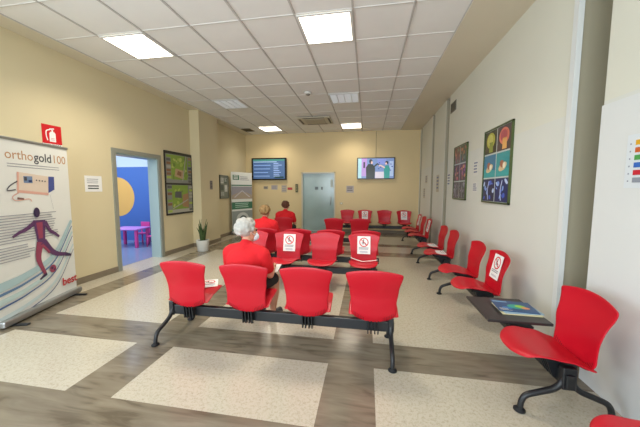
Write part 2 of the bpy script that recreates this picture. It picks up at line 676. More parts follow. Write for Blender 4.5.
# ------------------------------------------------------------------ beam seating
def grid_shell(fn, nu, nv, th, name, m):
    bm = bmesh.new()
    g = [[bm.verts.new(fn(-1 + 2 * i / nu, j / nv)) for i in range(nu + 1)] for j in range(nv + 1)]
    for j in range(nv):
        for i in range(nu):
            bm.faces.new((g[j][i], g[j][i + 1], g[j + 1][i + 1], g[j + 1][i]))
    o = link(name, to_mesh(bm, name, True, [m]))
    s = o.modifiers.new('s', 'SOLIDIFY')
    s.thickness = th
    s.offset = 0
    b = o.modifiers.new('b', 'SUBSURF')
    b.levels = b.render_levels = 1
    bake(o)
    me = o.data
    for p in me.polygons:
        p.use_smooth = True
    bpy.data.objects.remove(o)
    return me


def lerp_tab(tab, x):
    for (a, va), (b, vb) in zip(tab, tab[1:]):
        if x <= b:
            k = (x - a) / (b - a)
            k = k * k * (3 - 2 * k)
            return va + (vb - va) * k
    return tab[-1][1]


def seat_fn(u, v):
    # v 0 front lip -> 1 crease at the rear
    hw = lerp_tab([(0, .180), (.12, .205), (.3, .216), (.6, .220), (1, .222)], v)
    yf = .335 - .060 * abs(u) ** 2.8
    y = yf + (-.095 - yf) * v
    z = lerp_tab([(0, .398), (.10, .424), (.22, .430), (.6, .416), (1, .372)], v)
    z += .016 * u * u * (1 - .3 * v)
    return (u * hw, y, z)


def back_fn(u, v):
    hw = lerp_tab([(0, .172), (.09, .200), (.30, .197), (.62, .214), (1, .248)], v)
    z0 = .320 + .042 * u * u
    z1 = .820 - .040 * u * u
    z = z0 + (z1 - z0) * v
    y = lerp_tab([(0, -.090), (.12, -.112), (.4, -.122), (1, -.185)], v) + .036 * u * u * (.35 + .65 * v)
    return (u * hw, y, z)


SEAT_ME = grid_shell(seat_fn, 14, 14, .011, 'seat', RED)
REDB = mat('red_slotted_plastic', 'ba0820', .4, spec=.45)
nt = REDB.node_tree
tc = nt.nodes.new('ShaderNodeTexCoord')
sp = nt.nodes.new('ShaderNodeSeparateXYZ')
nt.links.new(tc.outputs['Object'], sp.inputs[0])
def mnode(op, a, b):
    n = nt.nodes.new('ShaderNodeMath')
    n.operation = op
    for i, v in enumerate((a, b)):
        if isinstance(v, (int, float)):
            n.inputs[i].default_value = v
        elif v is not None:
            nt.links.new(v, n.inputs[i])
    return n.outputs[0]
ax = mnode('ABSOLUTE', sp.outputs['X'], None)
slot = mnode('LESS_THAN', mnode('FRACT', mnode('DIVIDE', ax, .014), None), .28)
slot = mnode('MULTIPLY', slot, mnode('MULTIPLY', mnode('GREATER_THAN', ax, .075), mnode('LESS_THAN', ax, .178)))
slot = mnode('MULTIPLY', slot, mnode('LESS_THAN', sp.outputs['Z'], mnode('ADD', mnode('MULTIPLY', ax, .55), .325)))
mx = nt.nodes.new('ShaderNodeMix')
mx.data_type = 'RGBA'
nt.links.new(slot, mx.inputs[0])
mx.inputs[6].default_value = srgb('ba0820')
mx.inputs[7].default_value = srgb('4a0610')
nt.links.new(mx.outputs[2], nt.nodes['Principled BSDF'].inputs['Base Color'])
BACK_ME = grid_shell(back_fn, 14, 16, .011, 'backrest', REDB)
# bracket: four fins clamped to the beam
bm = bmesh.new()
for x in (-.045, -.017, .017, .045):
    v = [(-.10, .335), (-.085, .205), (-.05, .195), (-.045, .225), (.045, .225), (.10, .36), (.16, .40), (-.02, .385)]
    vs = [bm.verts.new((x + d, p[0], p[1])) for d in (-.005, .005) for p in v]
    n = len(v)
    bm.faces.new(vs[:n])
    bm.faces.new(vs[n:])
    for k in range(n):
        bm.faces.new((vs[k], vs[(k + 1) % n], vs[n + (k + 1) % n], vs[n + k]))
box(bm, (0, .05, .372), (.16, .20, .02))
BRK_ME = to_mesh(bm, 'bracket', mats=[BLACK])
# legs: one splayed foot tube, mirrored for the other side
def leg_mesh(s):
    bm = bmesh.new()
    pts = bez([(0, s * .012, .33), (0, s * .03, .24), (0, s * .075, .185), (0, s * .16, .150), (0, s * .235, .118), (0, s * .262, .075), (0, s * .270, .022)], 5)
    tube(bm, pts, [.0215 - .004 * i / (len(pts) - 1) for i in range(len(pts))], 12)
    return to_mesh(bm, 'leg', mats=[BLACK])
LEG_ME = {s: leg_mesh(s) for s in (-1, 1)}
def foot_mesh(s):
    bm = bmesh.new()
    lathe(bm, [(.030, 0), (.036, .004), (.036, .012), (.020, .024), (.018, .03)], 20, c=(0, s * .272, 0))
    return to_mesh(bm, 'foot_pad', mats=[RUBBER])
FOOT_ME = {s: foot_mesh(s) for s in (-1, 1)}
bm = bmesh.new()
box(bm, (0, 0, .27), (.05, .085, .15), bev=.008)
CLAMP_ME = to_mesh(bm, 'leg_clamp', mats=[BLACK])
bm = bmesh.new()
box(bm, (0, .11, .452), (.50, .47, .022), bev=.004)
TBL_ME = to_mesh(bm, 'table_top', mats=[LAM])


def bench(label, loc, rz, seats, legs, x0, x1, group=None, tables=()):
    b = thing('beam_seating_bench', label, 'bench', loc, rz, group)
    boxmesh('beam', ((x0 + x1) / 2, 0, .255), (x1 - x0, .055, .098), BLACK, b, bev=.006)
    for x in legs:
        cl = link('leg_clamp', CLAMP_ME, b)
        cl.location.x = x
        for s in (-1, 1):
            l = link('leg', LEG_ME[s], b)
            l.location.x = x
            link('foot_pad', FOOT_ME[s], l)
    for x in seats:
        s = link('seat', SEAT_ME, b)
        s.location.x = x
        bk = link('backrest', BACK_ME, s)
        link('bracket', BRK_ME, s)
    for x in tables:
        tt = link('table_top', TBL_ME, b)
        tt.location.x = x
        tt['label'] = 'dark square table top'
        link('bracket', BRK_ME, tt)
    return b


G_B = 'red beam seating benches of the waiting room'
# front bench, backs towards the camera
FB = (-.86, 2.515)
bench('four-seat red bench nearest the camera, backs turned to us, white-haired woman on it', (*FB, 0), 0,
      [-.90, -.27, .325, .93], [-1.13, 1.09], -1.12, 1.12, G_B)
# second row facing the camera
bench('red bench facing the camera behind the white-haired woman, two backrests bearing notices', (-.95, 4.18, 0), pi,
      [-.91, -.29, .30, .90], [-1.05, 1.05], -1.12, 1.12, G_B)
# back to back with it, facing away
bench('red bench standing back to back behind the bench with two notices', (-.90, 4.86, 0), 0,
      [-.92, -.30, .29, .89], [-1.05, 1.05], -1.12, 1.12, G_B)
# third row facing away
bench('third red bench from the camera, facing the screens, two empty seats at its right end', (-1.1, 6.80, 0), 0,
      [-.96, .31, .93], [-1.1, 1.1], -1.18, 1.18, G_B)
# against the far wall, facing the camera
bench('red bench standing against the far wall under the wall television', (.27, 9.40, 0), pi,
      [-.95, -.31, .34, .94], [-1.1, .72], -1.18, 1.2, G_B)
# benches along the right wall facing left
bench('red bench nearest on the right wall, with a dark table carrying magazines', (1.32, 2.72, 0), pi / 2,
      [-.635, .62, 1.22], [-.75, 1.40], -.79, 1.45, G_B, [-.13])
bench('red seat cut off by the bottom right corner of the picture', (1.32, .62, 0), pi / 2,
      [0, .60], [.0, -.5], -.6, .62, G_B)
bench('two-seat red bench second along the right wall, papers on both seats', (1.32, 5.30, 0), pi / 2,
      [-.33, .30], [-.52, .54], -.55, .57, G_B)
bench('red bench farthest along the right wall, deepest in the row before the far wall', (1.32, 7.50, 0), pi / 2,
      [-.62, 0, .62], [-.86, .86], -.9, .9, G_B)

# ------------------------------------------------------------------ paper notices on the backrests
def no_sitting(label, seatx, o_loc, o_rz, flat=None, w=.20, h=.275):
    """white A4-like sheet with a red no-sitting ring"""
    n = thing('no_sitting_notice', label, 'notice', group='no-sitting notices on the red seats')
    base = Matrix.Translation(o_loc) @ Matrix.Rotation(o_rz, 4, 'Z')
    if flat is None:
        # front side of the backrest, leaning with it, art plane faces local +Y of the bench
        ang = math.atan2(.060, .275)
        m = base @ Matrix.Translation((seatx, -.098, .505)) @ Matrix.Rotation(pi, 4, 'Z') @ Matrix.Rotation(-ang, 4, 'X')
    else:
        m = base @ Matrix.Translation((seatx + flat[0], flat[1], .442)) @ Matrix.Rotation(flat[2], 4, 'Z') @ Matrix.Rotation(-pi / 2 - .02, 4, 'X')
    n.matrix_world = m
    boxmesh('sheet', (0, -.001, h / 2), (w, .0015, h), WHITE, n)
    a = Art()
    cz = h * .66
    r = w * .36
    a.ring(0, cz, r * .80, r, SIGNRED)
    # seated figure
    a.ell(-.004, cz + r * .50, r * .13, r * .13, INK, 14)
    a.line([(-.006, cz + r * .34), (-.008, cz - r * .12)], r * .22, INK)
    a.line([(-.01, cz - r * .16), (r * .32, cz - r * .14), (r * .34, cz - r * .55)], r * .17, INK)
    a.line([(-r * .35, cz + r * .1), (-r * .33, cz - r * .35), (r * .08, cz - r * .35)], r * .09, INK)
    a.line([(-r * .66, cz + r * .62), (r * .66, cz - r * .62)], r * .16, SIGNRED)
    a.bars(-w * .38, w * .38, h * .33, 2, .019, .010, GREYINK, .1, 3)
    a.bars(-w * .30, w * .30, h * .13, 2, .012, .006, mat('pale_ink', 'a8acb8', .6), .1, 4)
    a.build('printed_symbol', n, -.002)
    return n


no_sitting('no-sitting notice on the left-hand backrest beside the white-haired woman, second row', .29, (-.95, 4.18, 0), pi)
no_sitting('no-sitting notice on the right-hand end backrest of the second row', -.91, (-.95, 4.18, 0), pi)
no_sitting('no-sitting notice on the right-wall seat just beyond the table with magazines', .62, (1.32, 2.72, 0), pi / 2)
no_sitting('no-sitting notice on the nearest seat of the deepest bench along the right wall', -.62, (1.32, 7.50, 0), pi / 2)
no_sitting('no-sitting notice on the farthest seat of the deepest bench along the right wall', .62, (1.32, 7.50, 0), pi / 2)
no_sitting('no-sitting notice on the far wall bench, left one of the two there', .34, (.27, 9.40, 0), pi)
no_sitting('no-sitting notice on the far wall bench, in the corner beside the right wall', -.95, (.27, 9.40, 0), pi)
no_sitting('no-sitting notice lying on the leftmost seat of the nearest bench', -.90, (*FB, 0), 0, (.07, .16, .5))


def paper_strip(label, loc, rz, wd, dp):
    n = thing('paper_slip', label, 'paper', loc, rz, 'white paper slips on the seats')
    bm = bmesh.new()
    box(bm, (0, 0, .001), (wd, dp, .0015))
    link('sheet', to_mesh(bm, 'sheet', mats=[WHITE]), n)
    a = Art()
    a.bars(-wd * .4, wd * .4, -dp * .1, 2, dp * .2, dp * .06, GREYINK, .2, 3)
    p = a.build('printed_symbol', n)
    p.rotation_euler = (-pi / 2, 0, 0)
    p.location.z = .0022
    return n


for lab, loc, rz in (
        ('white paper slip lying on the nearer seat of the two-seat right-wall bench', (1.26, 4.97, .428), 1.5),
        ('white paper slip lying on the farther seat of the two-seat right-wall bench', (1.26, 5.60, .428), 1.6),):
    paper_strip(lab, loc, rz, .30, .15)
# crossed tape on the right-hand seat of row two
tp = thing('barrier_tape', 'white tape stretched in a V over the right end seat of the second row', 'tape')
bm = bmesh.new()
bx, by = -.04, 4.18
for pts in ([(bx - .20, by + .07, .447), (bx - .1, by - .02, .438), (bx - .01, by - .10, .437)], [(bx - .01, by - .10, .439), (bx + .1, by - .06, .441), (bx + .205, by - .03, .452)]):
    P = bez(pts, 5)
    for a, b in zip(P, P[1:]):
        d = (b - a)
        nn = Vector((-d.y, d.x, 0)).normalized() * .014
        up = Vector((0, 0, .0015))
        q = [bm.verts.new(v) for v in (a + nn, b + nn, b - nn, a - nn)]
        q2 = [bm.verts.new(v.co + up) for v in q]
        bm.faces.new(q2)
        bm.faces.new(q)
        for k in range(4):
            bm.faces.new((q[k], q[(k + 1) % 4], q2[(k + 1) % 4], q2[k]))
link('tape_strip', to_mesh(bm, 'tape_strip', mats=[WHITE]), tp)

# ------------------------------------------------------------------ magazines on the table
def magazine(label, loc, rz, cover, th=.006, art=True, ww=.30, hh=.235):
    n = thing('magazine', label, 'magazine', loc, rz, 'magazines on the dark table')
    bm = bmesh.new()
    box(bm, (0, 0, th / 2), (ww - .006, hh - .006, th * .8))
    link('pages', to_mesh(bm, 'pages', mats=[mat('page_edges', 'd9d2bb', .8)]), n)
    bm = bmesh.new()
    box(bm, (0, 0, th * .95), (ww, hh, .001))
    box(bm, (0, 0, .0006), (ww, hh, .001))
    box(bm, (0, -hh / 2, th / 2), (ww, .001, th))
    link('cover', to_mesh(bm, 'cover', mats=[cover]), n)
    if art:
        a = Art()
        a.rect(-ww * .48, hh * .30, -ww * .1, hh * .42, mat('cover_pale', '7fa3c4', .4))
        a.ell(.02, -.01, .075, .05, mat('cover_teal', '2e9a8e', .4))
        a.ell(.045, .0, .04, .03, mat('cover_green', '8ec43c', .4))
        a.ell(.075, -.03, .035, .022, mat('cover_orange', 'd98a5a', .4))
        a.ell(-.07, -.055, .04, .025, mat('cover_blue', '2b76b8', .4))
        a.bars(-ww * .45, -ww * .15, -hh * .32, 3, .016, .006, WHITE, .3, 2)
        p = a.build('cover_print', n)
        p.rotation_euler = (-pi / 2, 0, 0)
        p.location.z = th + .0012
    return n


TZ = .4635
magazine('cream-edged magazine at the bottom of the pile on the dark table', (1.29, 2.575, TZ), -.03, mat('cover_cream', 'cfc59a', .4), .008, False)
magazine('pale magazine in the middle of the pile on the dark table', (1.30, 2.585, TZ + .0085), .05, mat('cover_pale_blue', '8fa9ba', .4), .006, False)
magazine('blue magazine with green and orange picture on top of the pile', (1.285, 2.60, TZ + .015), -.10, mat('cover_navy', '1d4a78', .35), .005)

# ------------------------------------------------------------------ things on the left wall
# roll-up banner
bx0, by0, bx1, by1 = -3.80, 2.20, -4.12, 3.28
BW = math.hypot(bx1 - bx0, by1 - by0)
brz = math.atan2(by1 - by0, bx1 - bx0)
t1 = thing('roll_up_banner', 'tall white roll-up banner with a running footballer, left of the doorway', 'banner', ((bx0 + bx1) / 2, (by0 + by1) / 2, 0), brz)
bm = bmesh.new()
box(bm, (0, .02, .055), (BW, .12, .07), bev=.015)
link('base_cassette', to_mesh(bm, 'base_cassette', mats=[ALU]), t1)
for s in (-1, 1):
    bm = bmesh.new()
    box(bm, (s * (BW / 2 - .12), 0, .01), (.04, .34, .018), bev=.004)
    link('foot', to_mesh(bm, 'foot', mats=[BLACK]), t1)
bm = bmesh.new()
tube(bm, [(0, .06, .08), (0, .05, 2.05)], .012)
link('pole', to_mesh(bm, 'pole', mats=[ALU]), t1)
bm = bmesh.new()
box(bm, (0, .03, 2.06), (BW, .03, .03), bev=.006)
link('top_rail', to_mesh(bm, 'top_rail', mats=[ALU]), t1)
boxmesh('print_sheet', (0, .03, 1.065), (BW - .02, .003, 1.96), mat('banner_white', 'dfe1dc', .5, noise=.02, nscale=2), t1)
a = Art()
hw = BW / 2
OR, DK = mat('print_orange', 'b98a5e', .5), mat('print_dark_grey', '4a4a52', .5)
a.text('ortho', -hw + .24, 1.84, .150, OR, sx=1.0)
a.text('gold', a.xend + .012, 1.84, .150, DK, bold=.002)
a.text('100', a.xend + .012, 1.84, .150, OR)
a.bars(-hw + .26, hw - .16, 1.78, 2, .03, .008, GREYINK, .05, 4)
# treatment device
a.T = (.88, -.10, .20)
PK = mat('print_device_pink', 'd8a898', .5)
a.poly([(-.12, 1.46), (.34, 1.42), (.36, 1.66), (-.10, 1.70)], mat('print_device_cream', 'd9c9b8', .5))
a.poly([(.34, 1.42), (.45, 1.47), (.46, 1.66), (.36, 1.66)], mat('print_device_blue', '44508f', .5))
a.line([(-.13, 1.45), (.34, 1.405)], .035, PK)
a.line([(-.10, 1.70), (-.12, 1.46)], .03, PK)
a.rect(-.03, 1.56, .10, 1.65, mat('print_screen', '6f86a6', .5)).rect(-.02, 1.59, .02, 1.64, DK).rect(.04, 1.57, .09, 1.60, mat('print_navy', '2c3b6a', .5))
for k in range(4):
    a.ell(.16 + .045 * k, 1.60 - .004 * k, .011, .011, DK, 10)
a.line(bez([(-.12, 1.58), (-.22, 1.52), (-.26, 1.46), (-.15, 1.47)], 5), .014, DK)
a.line(bez([(-.10, 1.44), (-.2, 1.38), (-.16, 1.33), (.02, 1.345), (.06, 1.31)], 6), .012, PK)
a.line([(-.14, 1.36), (-.05, 1.345)], .025, mat('print_brown', '7d5b55', .5))
a.line([(.36, 1.40), (.40, 1.18)], .003, GREYINK)
# text paragraphs
a.T = (1, 0, 0)
PI_ = mat('print_pale_text', '9b9ca3', .6)
a.bars(-hw + .04, .30, 1.20, 11, .030, .010, PI_, .12, 1)
a.bars(-hw + .04, -.06, .85, 6, .030, .010, PI_, .2, 2)
# blue sweeps
for zz, wd, cc in ((.44, .10, 'a9c3c8'), (.36, .03, '5d7fa6'), (.28, .06, 'bcd2d2'), (.22, .02, '3f5f92'), (.10, .05, 'c6d6d8'), (.03, .014, '2e4a7c')):
    a.line(bez([(-hw + .02, zz), (-.2, zz + .05), (.2, zz + .20), (hw - .03, zz + .62)], 8), wd, mat('print_sweep_' + cc, cc, .5), wd * .45)
# footballer: anatomical figure kicking a ball
PU, PR, PB = mat('print_purple', '5a3560', .5), mat('print_muscle_red', '93405a', .5), mat('print_dark_violet', '382a4c', .5)
fx, fz = .165, .92
a.T = (1.12, -.15, -.05)
a.ell(fx - .03, fz + .21, .038, .055, PB, 18)
a.poly([(fx - .085, fz + .13), (fx + .07, fz + .12), (fx + .05, fz - .06), (fx + .045, fz - .14), (fx - .05, fz - .15), (fx - .06, fz - .04)], PU)
a.poly([(fx - .05, fz + .1), (fx + .03, fz + .1), (fx + .02, fz - .08), (fx - .03, fz - .08)], PR)
a.line(bez([(fx - .07, fz + .10), (fx - .17, fz + .045), (fx - .25, fz + .02), (fx - .32, fz - .015)], 5), .048, PU, .024)
a.line(bez([(fx + .06, fz + .10), (fx + .12, fz - .01), (fx + .18, fz - .05), (fx + .24, fz - .10)], 5), .048, PU, .026)
a.line(bez([(fx - .02, fz - .12), (fx - .055, fz - .27), (fx - .04, fz - .36), (fx + .02, fz - .50)], 5), .085, PR, .035)
a.line([(fx + .03, fz - .49), (fx - .06, fz - .53)], .035, PB, .02)
a.line(bez([(fx + .02, fz - .12), (fx + .11, fz - .24), (fx + .20, fz - .30), (fx + .33, fz - .33)], 5), .085, PU, .035)
a.line([(fx + .31, fz - .33), (fx + .40, fz - .36)], .045, PB, .025)
a.line([(fx, fz - .15), (fx + .09, fz - .26)], .03, PR)
a.ell(fx + .115, fz - .455, .045, .045, PR, 18).ell(fx + .105, fz - .445, .016, .016, PB, 8).ell(fx + .135, fz - .47, .012, .012, PB, 8)
a.text('best', hw - .27, .19, .15, mat('print_red', 'c3202c', .5), bold=.003)
a.build('printed_artwork', t1, .028)

# extinguisher sign
o = sheet_thing('fire_extinguisher_sign', 'red square fire extinguisher sign on the left wall above the banner', 'sign', (XL + .002, 3.335, 2.10), RZL, .25, .31, SIGNRED)
a = Art()
a.rect(-.125, 0, .125, .045, WHITE)
a.text('ESTINTORE', 0, .008, .043, INK, 'CENTER', .001)
a.poly([(-.035, .075), (.045, .075), (.045, .19), (.03, .215), (-.02, .215), (-.035, .19)], WHITE)
a.rect(-.006, .21, .016, .245, WHITE)
a.line([(.03, .262), (-.03, .25)], .016, WHITE)
a.line(bez([(-.02, .245), (-.07, .22), (-.075, .15), (-.06, .09)], 6), .014, WHITE)
a.rect(-.018, .10, .028, .105, SIGNRED).rect(-.018, .12, .028, .125, SIGNRED)
a.build('printed_symbol', o, -.003)

# notice sheet
o = sheet_thing('wall_notice', 'white paper notice with bold lines between the banner and the doorway', 'notice', (XL + .002, 3.90, 1.46), RZL, .29, .26, WHITE)
a = Art()
a.bars(-.11, .11, .20, 3, .03, .010, GREYINK, .2, 5).bars(-.10, .11, .085, 2, .04, .018, INK, .15, 6)
a.build('printed_text', o, -.003)

# double aerial photo poster
o = thing('aerial_photo_poster', 'black-framed poster of two aerial park pictures right of the doorway', 'poster', (XL + .002, 6.02, .92), RZL)
PW, PH = .94, 1.44
bm = bmesh.new()
box(bm, (0, -.008, PH / 2), (PW, .014, PH))
link('backing_board', to_mesh(bm, 'backing_board', mats=[mat('poster_dark', '38362f', .4)]), o)
bm = bmesh.new()
for s in (-1, 1):
    box(bm, (s * PW / 2, -.012, PH / 2), (.022, .024, PH + .022))
for z in (0, PH / 2 - .02, PH):
    box(bm, (0, -.012, z), (PW, .026, .022))
link('frame', to_mesh(bm, 'frame', mats=[mat('frame_black', '22211f', .35)]), o)
rnd = random.Random(11)
greens = [mat('print_' + c, c, .4) for c in ('84a040', 'a5ba54', '6b853c', 'b8c46a', '93ad58')]
browns = [mat('print_' + c, c, .4) for c in ('a4805a', '8a6446', 'b79a76', '6b4c3a')]
greys = [mat('print_' + c, c, .4) for c in ('8b8c86', 'aaa79c', '5f605c', '4a5258')]
for z0 in (.03, PH / 2 + .01):
    a = Art()
    zt = z0 + PH / 2 - .06
    a.rect(-.45, z0, .45, zt, greys[0])
    a.rect(-.28, z0 + .08, .30, zt - .01, greens[0])
    for k in range(26):
        x, z = rnd.uniform(-.25, .27), rnd.uniform(z0 + .12, zt - .05)
        a.ell(x, z, rnd.uniform(.02, .07), rnd.uniform(.02, .05), rnd.choice(greens), 9, rnd.random() * 3)
    if z0 > .5:
        a.poly([(-.18, z0 + .16), (.10, z0 + .10), (.14, z0 + .30), (-.14, z0 + .34)], browns[2])
        a.poly([(-.10, z0 + .20), (.05, z0 + .16), (.07, z0 + .26), (-.06, z0 + .29)], browns[1])
        a.line([(.10, z0 + .05), (.25, zt)], .03, greys[1])
    else:
        a.poly([(.06, z0 + .14), (.30, z0 + .10), (.30, z0 + .46), (.08, z0 + .42)], browns[0])
        a.poly([(-.20, z0 + .36), (.04, z0 + .34), (.04, z0 + .50), (-.18, z0 + .50)], greys[2])
        a.line([(-.28, z0 + .1), (.28, z0 + .3)], .025, greys[1])
        a.rect(-.45, z0, .45, z0 + .08, greys[1])
    for k in range(8):
        zz = z0 + .02 + k * (zt - z0 - .02) / 8
        for xa, xb in ((-.44, -.30), (.32, .44)):
            a.rect(xa, zz, xb, zz + .055, rnd.choice(greys + greens[:2] + browns[:2]))
    a.build('picture', o, -.016)

# notice on the pilaster
o = sheet_thing('wall_notice', 'tiny dark notice on the pilaster above the potted plant', 'notice', (XL + .262, 6.98, 1.50), RZL, .13, .24, mat('brown_grey_card', '857b78', .5))
a = Art()
a.bars(-.05, .05, .20, 5, .04, .014, INK, .3, 7)
a.build('printed_text', o, -.003)

# bulletin board
o = thing('bulletin_board', 'grey-framed bulletin board with sheets beyond the pilaster', 'board', (XL + .002, 8.12, 1.23), RZL)
boxmesh('backing_board', (0, -.01, .35), (.50, .018, .70), mat('board_grey_green', '7f8478', .5), o)
bm = bmesh.new()
for s in (-1, 1):
    box(bm, (s * .25, -.014, .35), (.025, .028, .725))
    box(bm, (0, -.014, .35 + s * .35), (.525, .028, .025))
link('frame', to_mesh(bm, 'frame', mats=[mat('board_frame', '6e7470', .4, metal=.4)]), o)
for i, (x, z, w_, h_, c) in enumerate([(-.13, .46, .17, .17, 'c9cdc6'), (.09, .45, .18, .20, '5f6d62'), (-.13, .24, .17, .17, '59645c'), (.10, .20, .17, .21, 'c2c5bf'), (-.12, .07, .18, .12, 'b4b9b2')]):
    a = Art().rect(x - w_ / 2, z, x + w_ / 2, z + h_, mat('pinned_' + c, c, .6))
    a.bars(x - w_ * .38, x + w_ * .38, z + h_ - .03, 4, .03, .01, DK if i % 2 == 0 else WHITE, .3, i)
    a.build('pinned_sheet', o, -.0205)

# second banner in the far left corner
p0, p1 = (-4.36, 8.42), (-4.02, 9.30)
W2 = math.hypot(p1[0] - p0[0], p1[1] - p0[1])
o = thing('roll_up_banner', 'white and green roll-up banner with pictures in the far left corner', 'banner', ((p0[0] + p1[0]) / 2, (p0[1] + p1[1]) / 2, 0), math.atan2(p1[1] - p0[1], p1[0] - p0[0]))
bm = bmesh.new()
box(bm, (0, .02, .05), (W2, .1, .07), bev=.012)
link('base_cassette', to_mesh(bm, 'base_cassette', mats=[ALU]), o)
boxmesh('print_sheet', (0, .02, 1.08), (W2 - .01, .004, 2.0), mat('banner_white', 'dfe1dc', .5), o)
bm = bmesh.new()
tube(bm, [(0, .05, .08), (0, .04, 2.06)], .01)
link('pole', to_mesh(bm, 'pole', mats=[ALU]), o)
a = Art()
GR = mat('print_bottle_green', '3d7258', .5)
q = W2 / 2 - .01
a.rect(-.40 if q > .4 else -q, 1.82, -.12, 1.98, GR).bars(-.36, -.16, 1.94, 3, .045, .02, WHITE, .1, 1)
a.bars(-.08, .34, 1.92, 3, .05, .018, GREYINK, .2, 2)
a.rect(-q, 1.62, q, 1.66, GR)
a.rect(-q, 1.18, q, 1.60, mat('print_mauve_grey', '96939a', .5))
a.poly([(-q, 1.3), (-.1, 1.42), (.2, 1.40), (q, 1.3), (q, 1.18), (-q, 1.18)], mat('print_tan', 'a89a88', .5))
a.line([(-.34, 1.24), (0, 1.46), (.34, 1.24)], .03, mat('print_pale_lilac', 'c6c0c8', .5))
a.rect(-q, .84, q, 1.08, GR).bars(-.32, .32, 1.02, 3, .06, .02, mat('print_mint', 'b8d4c4', .5), .2, 3)
a.rect(-q, .22, q, .78, mat('print_photo_grey', '8c9490', .5))
a.ell(0, .50, .28, .22, mat('print_photo_pale', 'c4c8c4', .5)).ell(.02, .48, .17, .14, mat('print_photo_dark', '56605c', .5)).ell(.02, .48, .10, .08, mat('print_photo_mid', '9fa8a4', .5))
a.rect(-q, .12, q, .20, GR)
a.build('printed_artwork', o, .017)

# potted snake plant
o = thing('potted_snake_plant', 'upright snake plant in a white pot standing by the left wall', 'plant', (-3.95, 6.10, 0))
bm = bmesh.new()
lathe(bm, [(.115, 0), (.125, .01), (.15, .26), (.152, .275), (.140, .275), (.137, .24)], 32)
link('pot', to_mesh(bm, 'pot', mats=[mat('white_pot', 'd4d4cc', .4)]), o)
bm = bmesh.new()
lathe(bm, [(.001, .242), (.136, .242), (.137, .248), (.001, .250)], 24)
link('soil', to_mesh(bm, 'soil', mats=[mat('dark_soil', '332a20', .95, noise=.4, nscale=60, bump=1)]), o)
bm = bmesh.new()
rnd = random.Random(5)
for k in range(11):
    an = k * 2.4
    r0 = rnd.uniform(.01, .07)
    h = rnd.uniform(.30, .55)
    lean = rnd.uniform(.02, .13)
    bx_, by_ = r0 * cos(an), r0 * sin(an)
    tw = rnd.uniform(0, pi)
    rows = []
    for j in range(9):
        s = j / 8
        wdt = .032 * (sin(pi * min(1, .25 + s * .75)) ** .6) * (1 - s ** 5) + .001
        cx, cy, cz = bx_ + lean * s * s * cos(an), by_ + lean * s * s * sin(an), .24 + h * s
        aa = tw + s * .7
        rows.append([bm.verts.new((cx + e * wdt * cos(aa) - d * .004 * sin(aa), cy + e * wdt * sin(aa) + d * .004 * cos(aa), cz)) for e, d in ((-1, 0), (0, -1), (1, 0), (0, 1))])
    for j in range(8):
        for q in range(4):
            bm.faces.new((rows[j][q], rows[j][(q + 1) % 4], rows[j + 1][(q + 1) % 4], rows[j + 1][q]))
    bm.faces.new(rows[-1])
link('leaves', to_mesh(bm, 'leaves', True, [mat('snake_plant_green', '3c5228', .45, noise=.55, nscale=26)]), o)

# ------------------------------------------------------------------ far wall things
def tv(label, xc, z0, wd, ht, art, bez_mat):
    o = thing('wall_television', label, 'television', (xc, YB, z0), 0)
    bm = bmesh.new()
    box(bm, (0, -.05, ht / 2), (wd, .05, ht), bev=.008)
    link('casing', to_mesh(bm, 'casing', mats=[bez_mat]), o)
    boxmesh('wall_mount', (0, -.013, ht / 2), (.4, .026, .3), BLACK, o)
    s = art.build('screen', o, -.0755)
    return o


def em(c, e=1.0):
    return mat('screen_' + c, c, .3, emit=e)


def dim_em(name, c, e):
    return mat(name, c, .4, emit=e)


a = Art()
wd, ht = 1.32, .80
a.rect(-.60, .05, .60, .75, em('47628c', .55))
a.rect(-.60, .69, .60, .75, em('3f7a70', .7))
a.rect(-.58, .64, .30, .675, em('8ba6c0', .7))
for k in range(8):
    a.bars(-.57, .10, .59 - k * .065, 1, .1, .022, em('86a3cf' if k % 2 else '2f4c80', .7), .3, k)
    a.bars(.18, .52, .59 - k * .065, 1, .1, .022, em('9db4da', .6), .5, k + 20)
a.rect(.22, .07, .56, .13, em('1c3c3c', .5))
tv('black television with a blue text list, left of the far door', -3.55, 1.845, wd, ht, a, mat('tv_black', '101112', .25))
a = Art()
a.rect(-.60, .03, .60, .70, em('6d84b4', .6))
a.rect(-.60, .03, -.48, .70, em('9cc3cc', .6)).rect(-.48, .10, -.30, .70, em('a583c2', .6)).rect(-.42, .38, -.36, .58, em('2b2440', .6))
a.rect(-.02, .03, .32, .25, em('c8c2cf', .6)).rect(.05, .50, .35, .68, em('7a86c8', .6)).rect(.45, .1, .58, .6, em('9fb2d4', .6))
a.ell(-.17, .60, .055, .075, em('2a2732', .5)).ell(-.135, .56, .03, .05, em('c9a79a', .8))
a.poly([(-.32, .03), (-.33, .40), (-.24, .52), (-.10, .50), (-.02, .38), (-.03, .03)], em('20261f', .5))
a.line([(-.06, .42), (.06, .52), (.10, .48)], .05, em('20261f', .5))
a.poly([(.28, .03), (.27, .38), (.34, .46), (.42, .46), (.47, .36), (.46, .03)], em('1f8078', .8))
a.ell(.36, .55, .05, .06, em('241f30', .5)).ell(.34, .52, .03, .035, em('cfae9f', .8))
a.line([(.30, .38), (.16, .46), (.10, .44)], .04, em('cfae9f', .8))
for x, z in ((.12, .55), (.16, .40), (.50, .50), (.54, .42), (.1, .35), (.49, .3)):
    a.ell(x, z, .025, .018, em('2f3f8a', .7), 10)
tv('wall television showing two people on a bright screen, right of the far door', .27, 1.865, 1.27, .73, a, mat('tv_grey', '3a3836', .3))
bm = bmesh.new()
tube(bm, [(.27, YB - .008, 2.6), (.27, YB - .008, H - .01)], .006, 8)
